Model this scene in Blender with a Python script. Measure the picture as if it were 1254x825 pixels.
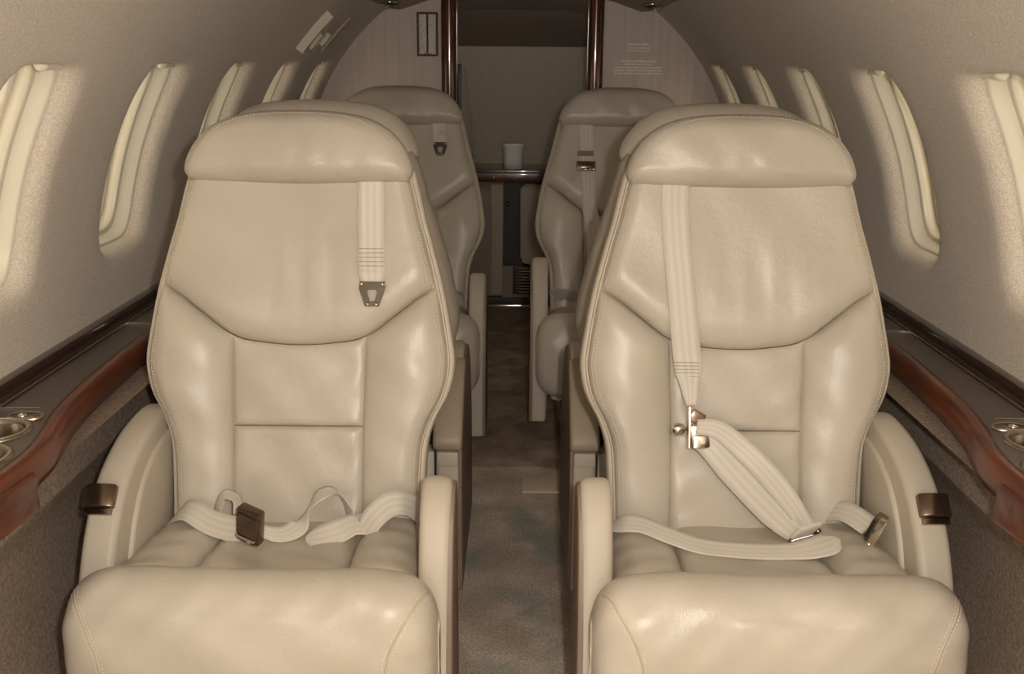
import bpy, bmesh, math, random
from mathutils import Vector, Matrix
from mathutils.bvhtree import BVHTree
random.seed(7)
for o in list(bpy.data.objects): bpy.data.objects.remove(o)
S = bpy.context.scene
COL = S.collection
PI = math.pi

# ------------------------------------------------------------------ camera, world, flash, exposure
EYE = Vector((0.0, 0.0, 1.12))
FPX, PITCH, YAW, ROLL = 1250.0, math.atan(337.5/1250.0), math.radians(0.31), math.radians(0.54)
cam_d = bpy.data.cameras.new('camera'); cam = bpy.data.objects.new('camera', cam_d); COL.objects.link(cam)
cam_d.sensor_fit = 'HORIZONTAL'; cam_d.sensor_width = 36.0; cam_d.lens = 36.0*FPX/1254.0
cam_d.clip_start = 0.02; cam_d.clip_end = 60
cam.matrix_world = (Matrix.Translation(EYE) @ Matrix.Rotation(YAW, 4, 'Z') @
                    Matrix.Rotation(PI/2-PITCH, 4, 'X') @ Matrix.Rotation(ROLL, 4, 'Z'))
S.camera = cam
world = bpy.data.worlds.new('daylight'); S.world = world; world.use_nodes = True
bg = world.node_tree.nodes['Background']; bg.inputs[0].default_value = (1.0, 0.95, 0.87, 1); bg.inputs[1].default_value = 3.9
fl = bpy.data.lights.new('camera_flash', 'POINT'); fl.energy = 51.0; fl.color = (1.0, 0.945, 0.875); fl.shadow_soft_size = 0.018
flo = bpy.data.objects.new('camera_flash', fl); COL.objects.link(flo); flo.location = (0.075, 0.02, 1.165)
S.view_settings.view_transform = 'Standard'; S.view_settings.look = 'None'
S.view_settings.gamma = 1.0; S.view_settings.use_curve_mapping = False
S.view_settings.exposure = 0.0

# ------------------------------------------------------------------ materials
def mat(name, col, rough=0.5, metal=0.0, col2=None, nscale=6.0, stretch=(1, 1, 1), bump=None, spec=0.5,
        coat=0.0, sheen=0.0, trans=0.0, detail=4.0, ramp=(0.35, 0.65), coords='Object'):
    m = bpy.data.materials.new(name); m.use_nodes = True
    nt = m.node_tree; N = nt.nodes; L = nt.links; b = N['Principled BSDF']
    b.inputs['Base Color'].default_value = (*col, 1); b.inputs['Roughness'].default_value = rough
    b.inputs['Metallic'].default_value = metal; b.inputs['Specular IOR Level'].default_value = spec
    b.inputs['Coat Weight'].default_value = coat; b.inputs['Coat Roughness'].default_value = 0.06
    b.inputs['Sheen Weight'].default_value = sheen; b.inputs['Transmission Weight'].default_value = trans
    tc = N.new('ShaderNodeTexCoord'); mp = N.new('ShaderNodeMapping'); mp.inputs['Scale'].default_value = stretch
    L.new(tc.outputs[coords], mp.inputs['Vector'])
    if col2:
        n = N.new('ShaderNodeTexNoise'); n.inputs['Scale'].default_value = nscale; n.inputs['Detail'].default_value = detail
        r = N.new('ShaderNodeValToRGB'); r.color_ramp.elements[0].color = (*col, 1); r.color_ramp.elements[1].color = (*col2, 1)
        r.color_ramp.elements[0].position, r.color_ramp.elements[1].position = ramp
        L.new(mp.outputs[0], n.inputs['Vector']); L.new(n.outputs['Fac'], r.inputs[0]); L.new(r.outputs[0], b.inputs['Base Color'])
    prev = None
    for (kind, sc, st, dist) in (bump or []):
        if kind == 'noise':
            t = N.new('ShaderNodeTexNoise'); t.inputs['Scale'].default_value = sc; t.inputs['Detail'].default_value = 5; out = t.outputs['Fac']
        else:
            t = N.new('ShaderNodeTexVoronoi'); t.inputs['Scale'].default_value = sc; out = t.outputs['Distance']
        L.new(mp.outputs[0], t.inputs['Vector'])
        bp = N.new('ShaderNodeBump'); bp.inputs['Strength'].default_value = st; bp.inputs['Distance'].default_value = dist
        L.new(out, bp.inputs['Height'])
        if prev: L.new(prev.outputs[0], bp.inputs['Normal'])
        prev = bp
    if prev: L.new(prev.outputs[0], b.inputs['Normal'])
    return m

M = {}
M['leather'] = mat('beige_leather', (0.435, 0.385, 0.312), 0.36, col2=(0.495, 0.443, 0.366), nscale=5, spec=0.5,
                   bump=[('noise', 9, 0.22, 0.010), ('noise', 26, 0.13, 0.005), ('voronoi', 420, 0.16, 0.0012), ('noise', 80, 0.16, 0.0025)])
M['shell'] = mat('leather_trim', (0.43, 0.378, 0.304), 0.46, col2=(0.48, 0.425, 0.347), nscale=5, spec=0.4,
                 bump=[('voronoi', 420, 0.10, 0.0012), ('noise', 14, 0.15, 0.006)])
M['arm'] = mat('arm_leather', (0.435, 0.383, 0.307), 0.5, col2=(0.485, 0.43, 0.348), nscale=5, spec=0.35,
               bump=[('voronoi', 420, 0.08, 0.001), ('noise', 10, 0.12, 0.006)])
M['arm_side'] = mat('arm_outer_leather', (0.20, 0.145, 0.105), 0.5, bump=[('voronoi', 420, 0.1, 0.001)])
M['pad'] = mat('arm_pad_leather', (0.33, 0.26, 0.185), 0.5, bump=[('voronoi', 420, 0.1, 0.001)])
M['thread'] = mat('thread', (0.60, 0.54, 0.45), 0.7)
M['piping'] = mat('piping_leather', (0.46, 0.38, 0.275), 0.45)
def web_mat(name, c1, c2):
    m = bpy.data.materials.new(name); m.use_nodes = True
    nt = m.node_tree; N = nt.nodes; L = nt.links; b = N['Principled BSDF']
    b.inputs['Roughness'].default_value = 0.42; b.inputs['Sheen Weight'].default_value = 0.25; b.inputs['Specular IOR Level'].default_value = 0.5
    uv = N.new('ShaderNodeUVMap'); uv.uv_map = 'uv'
    sp = N.new('ShaderNodeSeparateXYZ'); L.new(uv.outputs[0], sp.inputs[0])
    mm = N.new('ShaderNodeMath'); mm.operation = 'MULTIPLY'; mm.inputs[1].default_value = 2*PI*4
    L.new(sp.outputs['X'], mm.inputs[0]); sn = N.new('ShaderNodeMath'); sn.operation = 'COSINE'; L.new(mm.outputs[0], sn.inputs[0])
    r = N.new('ShaderNodeMapRange'); r.inputs['From Min'].default_value = -1; L.new(sn.outputs[0], r.inputs['Value'])
    mx = N.new('ShaderNodeMix'); mx.data_type = 'RGBA'; mx.inputs['A'].default_value = (*c1, 1); mx.inputs['B'].default_value = (*c2, 1)
    L.new(r.outputs[0], mx.inputs['Factor']); L.new(mx.outputs['Result'], b.inputs['Base Color'])
    wv = N.new('ShaderNodeTexWave'); wv.wave_type = 'BANDS'; wv.bands_direction = 'DIAGONAL'; wv.inputs['Scale'].default_value = 14
    mp = N.new('ShaderNodeMapping'); mp.inputs['Scale'].default_value = (1, 20, 1); L.new(uv.outputs[0], mp.inputs[0]); L.new(mp.outputs[0], wv.inputs['Vector'])
    bp = N.new('ShaderNodeBump'); bp.inputs['Strength'].default_value = 0.25; bp.inputs['Distance'].default_value = 0.001
    L.new(wv.outputs['Fac'], bp.inputs['Height']); L.new(bp.outputs[0], b.inputs['Normal'])
    return m
M['web'] = web_mat('belt_webbing', (0.53, 0.485, 0.41), (0.60, 0.55, 0.47))
M['webdark'] = mat('belt_stitch', (0.22, 0.17, 0.12), 0.7)
M['chrome'] = mat('dark_chrome', (0.30, 0.25, 0.205), 0.2, 1.0)
M['bright'] = mat('bright_chrome', (0.75, 0.70, 0.62), 0.14, 1.0)
M['fitting'] = mat('dull_fitting_metal', (0.085, 0.068, 0.052), 0.32, 0.85)
M['cupmetal'] = mat('cup_holder_metal', (0.42, 0.36, 0.29), 0.28, 1.0)
M['frame'] = mat('placard_frame_wood', (0.12, 0.06, 0.04), 0.6, spec=0.2)
M['bronze'] = mat('bronze_metal', (0.17, 0.12, 0.09), 0.22, 0.9)
M['wallfab'] = mat('taupe_wall_fabric', (0.46, 0.405, 0.338), 0.95, col2=(0.66, 0.585, 0.50), nscale=380, spec=0.15, sheen=0.15, detail=8,
                   bump=[('noise', 260, 0.5, 0.003), ('noise', 30, 0.15, 0.004)])
M['ceilfab'] = mat('ceiling_fabric', (0.38, 0.33, 0.268), 0.95, col2=(0.51, 0.45, 0.375), nscale=380, spec=0.1,
                   bump=[('noise', 260, 0.5, 0.003)])
M['bulk'] = mat('bulkhead_fabric', (0.63, 0.54, 0.48), 0.9, col2=(0.70, 0.605, 0.545), nscale=60, stretch=(1, 1, 0.04), spec=0.2,
                bump=[('noise', 120, 0.3, 0.003)])
M['cream'] = mat('cream_window_plastic', (0.60, 0.55, 0.445), 0.30, spec=0.5)
M['cream2'] = mat('cream_plastic_bright', (0.70, 0.645, 0.53), 0.25, spec=0.5)
M['shade'] = mat('yellowed_window_shade', (0.66, 0.56, 0.38), 0.5, spec=0.4)
def translucent(m, w, col):
    nt = m.node_tree; N = nt.nodes; L = nt.links; out = N['Material Output']; b = N['Principled BSDF']
    t = N.new('ShaderNodeBsdfTranslucent'); t.inputs['Color'].default_value = (*col, 1)
    x = N.new('ShaderNodeMixShader'); x.inputs[0].default_value = w
    L.new(b.outputs[0], x.inputs[1]); L.new(t.outputs[0], x.inputs[2]); L.new(x.outputs[0], out.inputs['Surface'])
translucent(M['shade'], 0.6, (0.80, 0.73, 0.58))
M['carpet_side'] = mat('side_carpet', (0.20, 0.15, 0.115), 1.0, col2=(0.29, 0.23, 0.175), nscale=140, spec=0.05, detail=6,
                       bump=[('noise', 320, 0.9, 0.004)])
M['laminate'] = mat('ledge_laminate', (0.062, 0.046, 0.036), 0.34, col2=(0.076, 0.057, 0.045), nscale=120, spec=0.5)
M['rail'] = mat('dark_wood_rail', (0.045, 0.024, 0.016), 0.25, coat=0.5)
M['wood'] = mat('polished_mahogany', (0.145, 0.034, 0.014), 0.3, col2=(0.06, 0.017, 0.008), nscale=9, stretch=(6, 0.7, 6), coat=0.22, detail=8, spec=0.35)
M['woodpost'] = mat('mahogany_post', (0.20, 0.055, 0.024), 0.18, col2=(0.045, 0.014, 0.008), nscale=9, stretch=(8, 8, 0.6), coat=1.0, detail=8)
M['dark'] = mat('black_plastic', (0.014, 0.011, 0.009), 0.4)
M['tan'] = mat('vestibule_panel', (0.36, 0.30, 0.225), 0.8, col2=(0.39, 0.325, 0.245), nscale=40)
M['tan2'] = mat('cabinet_tan_panel', (0.42, 0.34, 0.25), 0.75)
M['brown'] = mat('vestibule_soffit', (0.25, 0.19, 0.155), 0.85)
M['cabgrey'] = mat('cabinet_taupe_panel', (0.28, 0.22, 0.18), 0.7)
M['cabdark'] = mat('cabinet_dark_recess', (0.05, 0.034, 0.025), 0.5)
M['white'] = mat('white_print', (0.98, 0.95, 0.88), 0.5)
M['placard'] = mat('placard_grid', (0.80, 0.75, 0.68), 0.6, col2=(0.56, 0.50, 0.43), nscale=160, stretch=(2.4, 1, 0.7), ramp=(0.45, 0.6))
M['cup'] = mat('frosted_plastic_cup', (0.88, 0.85, 0.80), 0.25, spec=0.6, trans=0.0)
def carpet(name, c1, c2, c3):
    m = mat(name, c1, 1.0, col2=c2, nscale=9, spec=0.05, detail=7, ramp=(0.38, 0.66), bump=[('noise', 420, 0.9, 0.005)])
    nt = m.node_tree; N = nt.nodes; L = nt.links; b = N['Principled BSDF']
    src = b.inputs['Base Color'].links[0].from_socket
    n = N.new('ShaderNodeTexNoise'); n.inputs['Scale'].default_value = 5.5; n.inputs['Detail'].default_value = 5
    tc = N.new('ShaderNodeTexCoord'); mp = N.new('ShaderNodeMapping'); mp.inputs['Location'].default_value = (3.3, 1.7, 0)
    L.new(tc.outputs['Object'], mp.inputs[0]); L.new(mp.outputs[0], n.inputs['Vector'])
    r = N.new('ShaderNodeValToRGB'); r.color_ramp.elements[0].position = 0.52; r.color_ramp.elements[1].position = 0.64
    L.new(n.outputs['Fac'], r.inputs[0])
    mx = N.new('ShaderNodeMix'); mx.data_type = 'RGBA'; mx.inputs['B'].default_value = (*c3, 1)
    L.new(r.outputs[0], mx.inputs['Factor']); L.new(src, mx.inputs['A']); L.new(mx.outputs['Result'], b.inputs['Base Color'])
    n2 = N.new('ShaderNodeTexNoise'); n2.inputs['Scale'].default_value = 170; n2.inputs['Detail'].default_value = 4
    L.new(tc.outputs['Object'], n2.inputs['Vector'])
    mr = N.new('ShaderNodeMapRange'); mr.inputs['From Min'].default_value = 0.3; mr.inputs['From Max'].default_value = 0.7
    mr.inputs['To Min'].default_value = 0.72; mr.inputs['To Max'].default_value = 1.25
    L.new(n2.outputs['Fac'], mr.inputs['Value'])
    m2 = N.new('ShaderNodeMix'); m2.data_type = 'RGBA'; m2.blend_type = 'MULTIPLY'; m2.inputs['Factor'].default_value = 1
    L.new(mx.outputs['Result'], m2.inputs['A']); L.new(mr.outputs[0], m2.inputs['B']); L.new(m2.outputs['Result'], b.inputs['Base Color'])
    return m
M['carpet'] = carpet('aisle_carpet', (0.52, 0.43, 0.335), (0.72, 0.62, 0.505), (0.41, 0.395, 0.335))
M['carpet2'] = carpet('runner_carpet_falloff_nap', (0.25, 0.175, 0.125), (0.46, 0.35, 0.265), (0.33, 0.265, 0.20))  # runner colour darkened for flash falloff and for its different nap
M['patch'] = mat('tan_floor_patch', (0.68, 0.56, 0.41), 1.0, col2=(0.62, 0.50, 0.36), nscale=200, bump=[('noise', 300, 0.7, 0.003)])

pm = bpy.data.materials.new('clear_acrylic_pane'); pm.use_nodes = True
_n = pm.node_tree.nodes; _n.remove(_n['Principled BSDF'])
_t = _n.new('ShaderNodeBsdfTransparent'); _g = _n.new('ShaderNodeBsdfGlossy'); _g.inputs['Roughness'].default_value = 0.05; _x = _n.new('ShaderNodeMixShader')
_x.inputs[0].default_value = 0.07; pm.node_tree.links.new(_t.outputs[0], _x.inputs[1]); pm.node_tree.links.new(_g.outputs[0], _x.inputs[2])
pm.node_tree.links.new(_x.outputs[0], _n['Material Output'].inputs['Surface']); M['pane'] = pm

# ------------------------------------------------------------------ helpers
def link(name, verts, faces, m, parent=None, smooth=True, uvs=None):
    me = bpy.data.meshes.new(name); me.from_pydata([tuple(v) for v in verts], [], faces)
    if smooth: me.polygons.foreach_set('use_smooth', [True]*len(me.polygons))
    if uvs:
        uv = me.uv_layers.new(name='uv')
        for lp in me.loops: uv.data[lp.index].uv = uvs[lp.vertex_index]
    me.materials.append(M[m] if isinstance(m, str) else m); me.update()
    o = bpy.data.objects.new(name, me); COL.objects.link(o); o.parent = parent
    return o
def empty(name, loc=(0, 0, 0), rz=0.0, label=None, cat=None, group=None, kind=None):
    o = bpy.data.objects.new(name, None); COL.objects.link(o); o.location = loc; o.rotation_euler = (0, 0, rz)
    o.empty_display_size = 0.05
    return tag(o, label, cat, group, kind)
def tag(o, label=None, cat=None, group=None, kind=None):
    if label: o['label'] = label
    if cat: o['category'] = cat
    if group: o['group'] = group
    if kind: o['kind'] = kind
    return o
def from_bm(name, bm, m, parent=None, smooth=True):
    me = bpy.data.meshes.new(name); bmesh.ops.recalc_face_normals(bm, faces=bm.faces[:]); bm.to_mesh(me); bm.free()
    if smooth:
        me.polygons.foreach_set('use_smooth', [True]*len(me.polygons)); me.set_sharp_from_angle(angle=math.radians(38))
    me.materials.append(M[m]); o = bpy.data.objects.new(name, me); COL.objects.link(o); o.parent = parent
    return o
def box(name, c, s, m, parent=None, bev=0.003, rot=None, seg=2):
    bm = bmesh.new(); bmesh.ops.create_cube(bm, size=1.0)
    for v in bm.verts: v.co = Vector((v.co.x*s[0], v.co.y*s[1], v.co.z*s[2]))
    if bev: bmesh.ops.bevel(bm, geom=bm.edges[:], offset=min(bev, min(s)*0.45), segments=seg, affect='EDGES', profile=0.6)
    if rot: bm.transform(rot.to_4x4())
    bm.transform(Matrix.Translation(Vector(c)))
    return from_bm(name, bm, m, parent)
def extr(name, pts, x0, x1, m, parent=None, bev=0.012, seg=3, axes='yz'):
    """closed outline in two axes extruded along the third"""
    bm = bmesh.new(); vs = []
    for (a, b) in pts:
        vs.append(bm.verts.new((x0, a, b) if axes == 'yz' else ((a, x0, b) if axes == 'xz' else (a, b, x0))))
    f = bm.faces.new(vs)
    r = bmesh.ops.extrude_face_region(bm, geom=[f])
    d = Vector((x1-x0, 0, 0)) if axes == 'yz' else (Vector((0, x1-x0, 0)) if axes == 'xz' else Vector((0, 0, x1-x0)))
    for v in r['geom']:
        if isinstance(v, bmesh.types.BMVert): v.co += d
    bmesh.ops.recalc_face_normals(bm, faces=bm.faces[:])
    if bev:
        n = len(pts); caps = [f for f in bm.faces if len(f.verts) == n]
        es = set()
        for f in caps: es.update(f.edges)
        bmesh.ops.bevel(bm, geom=list(es), offset=bev, segments=seg, affect='EDGES', profile=0.5, clamp_overlap=True)
    return from_bm(name, bm, m, parent)
def catmull(P, n=8, closed=False):
    P = [Vector(p) for p in P]; out = []
    k = len(P)
    for i in range(k if closed else k-1):
        p1, p2 = P[i % k], P[(i+1) % k]
        p0 = P[(i-1) % k] if closed or i > 0 else p1*2-p2
        p3 = P[(i+2) % k] if closed or i+2 < k else p2*2-p1
        for j in range(n):
            t = j/n
            out.append(0.5*((2*p1)+(p2-p0)*t+(2*p0-5*p1+4*p2-p3)*t*t+(3*p1-p0-3*p2+p3)*t*t*t))
    if not closed: out.append(P[-1].copy())
    return out
def resample(P, n):
    P = [Vector(p) for p in P]; L = [0]
    for a, b in zip(P, P[1:]): L.append(L[-1]+(b-a).length)
    out = []; j = 0
    for i in range(n):
        d = L[-1]*i/(n-1)
        while j < len(P)-2 and L[j+1] < d: j += 1
        t = (d-L[j])/max(1e-9, L[j+1]-L[j]); out.append(P[j].lerp(P[j+1], min(1, max(0, t))))
    return out
def tube_data(P, r, seg=8, closed=False):
    P = [Vector(p) for p in P]; n = len(P); V = []; F = []; nrm = None
    for i, p in enumerate(P):
        t = (P[(i+1) % n]-P[i-1]) if closed or 0 < i < n-1 else (P[1]-P[0] if i == 0 else P[-1]-P[-2])
        t.normalize()
        if nrm is None: nrm = t.orthogonal().normalized()
        nrm = (nrm-t*nrm.dot(t)).normalized(); b = t.cross(nrm)
        rr = r(i/(n-1)) if callable(r) else r
        for k in range(seg):
            a = 2*PI*k/seg; V.append(p+(nrm*math.cos(a)+b*math.sin(a))*rr)
    for i in range(n if closed else n-1):
        for k in range(seg):
            a, b2 = i*seg+k, i*seg+(k+1) % seg; c = ((i+1) % n)*seg
            F.append((a, b2, c+(k+1) % seg, c+k))
    if not closed:
        F.append(tuple(range(seg-1, -1, -1))); F.append(tuple((n-1)*seg+k for k in range(seg)))
    return V, F
def tube(name, P, r, m, parent=None, seg=8, closed=False):
    V, F = tube_data(P, r, seg, closed); return link(name, V, F, m, parent)
def dashes(name, P, parent, m='thread', L=0.0036, gap=0.0022, r=0.0007):
    """small stitches along a path, joined"""
    P = [Vector(p) for p in P]; tot = sum((b-a).length for a, b in zip(P, P[1:]))
    n = max(2, int(tot/(L+gap))); Q = resample(P, n*3+1); V = []; F = []
    for i in range(n):
        v, f = tube_data([Q[i*3], Q[i*3+1], Q[i*3+2]], r, 4); k = len(V)
        V += v; F += [tuple(x+k for x in ff) for ff in f]
    return tag(link(name, V, F, m, parent), kind='stuff')
def lathe(name, prof, m, parent=None, c=(0, 0, 0), seg=32, sx=1, sy=1):
    V = []; F = []; n = len(prof)
    for (r, z) in prof:
        for k in range(seg):
            a = 2*PI*k/seg; V.append((c[0]+r*math.cos(a)*sx, c[1]+r*math.sin(a)*sy, c[2]+z))
    for i in range(n-1):
        for k in range(seg):
            a, b = i*seg+k, i*seg+(k+1) % seg; F.append((a, b, b+seg, a+seg))
    if prof[0][0] > 1e-6: pass
    return link(name, V, F, m, parent)
def ribbon(name, ctrl, width, m, parent=None, th=0.0013, sub=8, wf=None, nrm=False):
    """woven strap: ctrl = [(centre, width direction)]"""
    C = catmull([c for c, d in ctrl], sub); D = catmull([d for c, d in ctrl], sub)
    n = len(C); V = []; U = []; F = []; K = 6; L = 0
    for i in range(n):
        t = C[min(n-1, i+1)]-C[max(0, i-1)]; t.normalize()
        d = t.cross(D[i]) if nrm else D[i]-t*D[i].dot(t)
        d.normalize(); nn = t.cross(d)
        if i: L += (C[i]-C[i-1]).length
        w = width*(wf(i/(n-1)) if wf else 1)
        for side in (1, -1):
            for k in range(K+1):
                s = k/K-0.5
                V.append(C[i]+d*(w*s)+nn*(side*th*(0.5 if 0 < k < K else 0.2))); U.append((k/K, L/width))
    row = 2*(K+1)
    for i in range(n-1):
        a, b = i*row, (i+1)*row
        for k in range(K):
            F.append((a+k, a+k+1, b+k+1, b+k)); F.append((a+K+1+k+1, a+K+1+k, b+K+1+k, b+K+1+k+1))
        F.append((a, b, b+K+1, a+K+1)); F.append((a+K, a+2*K+1, b+2*K+1, b+K))
    F.append(tuple(range(0, K+1))+tuple(range(2*K+1, K, -1)))
    e = (n-1)*row; F.append(tuple(e+k for k in range(K, -1, -1))+tuple(e+k for k in range(K+1, 2*K+2)))
    return link(name, V, F, m, parent, uvs=U)

# ------------------------------------------------------------------ cabin shell
R, ZC = 0.83, 0.645
Y0, YB, YE = -0.9, 4.0, 5.05
def cyl(side, th, y, off=0.0): return Vector((side*(R+off)*math.cos(th), y, ZC+(R+off)*math.sin(th)))
TH_M = math.radians(19.8)                      # window centre on the arc
TH_TOP = math.acos(0.485/R)
TH_BOT = math.asin((0.60-ZC)/R)
WIN_Y = [2.110+0.543*(k-1) for k in range(5)]  # window centres along the cabin
HB = 0.2715                                       # half height of the window cell along the arc
def rrect(a, b, rc, n=64):
    """rounded rectangle sampled by angle so that rings correspond"""
    out = []
    for i in range(n):
        t = 2*PI*i/n; c, s = math.cos(t), math.sin(t)
        p = 5.0 if rc else 40.0
        k = (abs(c/a)**p+abs(s/b)**p)**(-1/p)
        out.append((c*k, s*k))
    return out
def cellring(a, b, n=64):
    out = []
    for i in range(n):
        t = 2*PI*i/n; c, s = math.cos(t), math.sin(t); k = min(a/max(1e-9, abs(c)), b/max(1e-9, abs(s))); out.append((c*k, s*k))
    return out
def build_wall(side, nm):
    V = []; F = []
    def strip(th0, th1, nth, ys):
        k0 = len(V)
        for i in range(nth+1):
            for y in ys: V.append(cyl(side, th0+(th1-th0)*i/nth, y))
        w = len(ys)
        for i in range(nth):
            for j in range(w-1): F.append((k0+i*w+j, k0+i*w+j+1, k0+(i+1)*w+j+1, k0+(i+1)*w+j))
    dth = HB/R; full = [Y0, 0, 1, 2, 3, YB]
    strip(TH_BOT-0.06, TH_M-dth, 6, full); strip(TH_M+dth, TH_TOP, 14, full)
    strip(TH_M-dth, TH_M+dth, 16, [Y0, WIN_Y[0]-0.2715]); strip(TH_M-dth, TH_M+dth, 16, [WIN_Y[-1]+0.2715, YB])
    for yc in WIN_Y:
        N = 96; rings = [(cellring(0.2715, HB, N), 0.0)]
        # mix cell -> hole, then the fabric rolls outward into the window
        for (a, b, off) in ((0.152, 0.219, 0.0), (0.143, 0.210, 0.002), (0.134, 0.202, 0.008), (0.127, 0.195, 0.018), (0.124, 0.192, 0.034)):
            rings.append((rrect(a, b, 1, N), off))
        first = rings[0][0]; second = rings[1][0]; mids = []
        for q in (0.25, 0.5, 0.75): mids.append(([(x0+(x1-x0)*q, y0+(y1-y0)*q) for (x0, y0), (x1, y1) in zip(first, second)], 0.0))
        rings = [rings[0]]+mids+rings[1:]
        k0 = len(V)
        for ring, off in rings:
            for (y, s) in ring: V.append(cyl(side, TH_M+s/R, yc+y, off))
        for i in range(len(rings)-1):
            for j in range(N): F.append((k0+i*N+j, k0+i*N+(j+1) % N, k0+(i+1)*N+(j+1) % N, k0+(i+1)*N+j))
    return tag(link(nm, V, F, 'wallfab'), kind='structure')
wall_l = build_wall(-1, 'wall_left'); wall_r = build_wall(1, 'wall_right')
def ring_loft(name, side, yc, rings, m, parent, cap=False):
    N = 72; V = []; F = []
    for (a, b, off) in rings:
        for (y, s) in rrect(a, b, 1, N): V.append(cyl(side, TH_M+s/R, yc+y, off))
    for i in range(len(rings)-1):
        for j in range(N): F.append((i*N+j, i*N+(j+1) % N, (i+1)*N+(j+1) % N, (i+1)*N+j))
    if cap: F.append(tuple((len(rings)-1)*N+j for j in range(N)))
    return link(name, V, F, m, parent)
n_win = 0
for side in (-1, 1):
    for yc in WIN_Y:
        n_win += 1
        w = empty('window_%d' % n_win, (0, 0, 0), kind='structure')
        ring_loft('window_frame', side, yc, [(0.126, 0.194, 0.034), (0.121, 0.189, 0.034), (0.117, 0.186, 0.037), (0.115, 0.184, 0.060), (0.112, 0.181, 0.062)], 'cream2', w)
        ring_loft('shade_track', side, yc, [(0.113, 0.182, 0.061), (0.105, 0.174, 0.0615), (0.103, 0.172, 0.064), (0.102, 0.171, 0.085), (0.104, 0.173, 0.086)], 'cream', w)
        ring_loft('inner_bezel', side, yc, [(0.106, 0.175, 0.085), (0.095, 0.163, 0.086), (0.092, 0.160, 0.090), (0.090, 0.158, 0.118)], 'cream2', w)
        ring_loft('window_pane', side, yc, [(0.093, 0.161, 0.100), (0.05, 0.09, 0.1005), (0.01, 0.02, 0.101)], 'pane', w, cap=True)
        ring_loft('window_shade', side, yc, [(0.094, 0.162, 0.112), (0.05, 0.10, 0.115), (0.01, 0.02, 0.116)], 'shade', w, cap=True)
        # little pull lip at the head of the shade
        P = [cyl(side, TH_M+(0.184-0.003*abs(k-3)/3)/R, yc+0.035+0.075*(k/6), 0.036) for k in range(7)]
        tube('shade_pull', P, 0.0095, 'cream2', w, seg=10)
# ceiling: arch side strips meet a dropped centre panel
cp = [(0.485, 1.318), (0.478, 1.304), (0.45, 1.302), (0.40, 1.318), (0.34, 1.338), (0.25, 1.362), (0.15, 1.378), (0.0, 1.385)]
cp = cp+[(-x, z) for x, z in reversed(cp[:-1])]
V = []; F = []; ys = [Y0, 1, 2, 3, YB]
for y in ys:
    for x, z in cp: V.append((x, y, z))
n = len(cp)
for i in range(len(ys)-1):
    for j in range(n-1): F.append((i*n+j, i*n+j+1, (i+1)*n+j+1, (i+1)*n+j))
tag(link('ceiling', V, F, 'ceilfab'), kind='structure')
# floor
tag(box('floor', (0, (Y0+YE)/2, -0.02), (1.5, YE-Y0, 0.04), 'carpet', bev=0), kind='structure')
# lower side walls, carpeted
for side, nm in ((-1, 'wall_left_lower'), (1, 'wall_right_lower')):
    prof = [(0.66, 0.556), (0.738, 0.553), (0.728, 0.525), (0.712, 0.476), (0.7095, 0.468), (0.713, 0.460), (0.731, 0.42), (0.736, 0.36), (0.730, 0.28), (0.705, 0.14), (0.68, 0.03), (0.665, -0.005)]
    pp = catmull([(x, 0, z) for x, z in prof], 4)
    V = []; F = []; ys = [Y0, 0.5, 1, 1.5, 2, 2.5, 3, 3.5, YB]
    for y in ys:
        for p in pp: V.append((side*p.x, y, p.z))
    n = len(pp)
    for i in range(len(ys)-1):
        for j in range(n-1): F.append((i*n+j, i*n+j+1, (i+1)*n+j+1, (i+1)*n+j))
    tag(link(nm, V, F, 'carpet_side'), kind='structure')
# unseen wall behind the viewer; its opening is added to let in fill light
for nm, c, sz in (('wall_fill_gap_left', (-0.56, Y0-0.02, 0.72), (0.58, 0.04, 1.5)), ('wall_fill_gap_right', (0.56, Y0-0.02, 0.72), (0.58, 0.04, 1.5)), ('wall_fill_gap_head', (0, Y0-0.02, 1.40), (0.54, 0.04, 0.14))):
    tag(box(nm, c, sz, 'bulk', bev=0), kind='structure')
# bulkhead with a doorway
DX0, DX1 = -0.262, 0.278
def arch_z(x):
    x = abs(x)
    if x > 0.485: return ZC+math.sqrt(max(0, R*R-x*x))
    for (xa, za), (xb, zb) in zip(cp, cp[1:]):
        if xb <= x <= xa: return za+(zb-za)*(xa-x)/max(1e-6, xa-xb)
    return 1.385
for nm, xa, xb in (('wall_bulkhead_left', -0.829, DX0), ('wall_bulkhead_right', DX1, 0.829)):
    pts = [(xa, 0.0), (xb, 0.0)]; k = 40
    for i in range(k+1):
        x = xb+(xa-xb)*i/k; pts.append((x, arch_z(x)))
    tag(extr(nm, pts, YB, YB+0.035, 'bulk', bev=0, axes='xz'), kind='structure')
for nm, x in (('trim_1', DX0-0.006), ('trim_2', DX1+0.004)):
    prof = []
    for i in range(25):
        a = 2*PI*i/24; prof.append((x+0.023*math.copysign(abs(math.cos(a))**0.7, math.cos(a)), YB-0.002+0.034*math.copysign(abs(math.sin(a))**0.8, math.sin(a))))
    t = extr(nm, prof[:-1], 0.0, 1.40, 'woodpost', bev=0, axes='xy'); tag(t, kind='structure')
    tube('metal_bead', [(x+0.026*(1 if x < 0 else -1), YB-0.018, 0.0), (x+0.026*(1 if x < 0 else -1), YB-0.018, 1.39)], 0.006, 'bright', t)
    tube('metal_bead', [(x-0.026*(1 if x < 0 else -1), YB-0.018, 0.0), (x-0.026*(1 if x < 0 else -1), YB-0.018, 1.39)], 0.004, 'bright', t)
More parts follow.
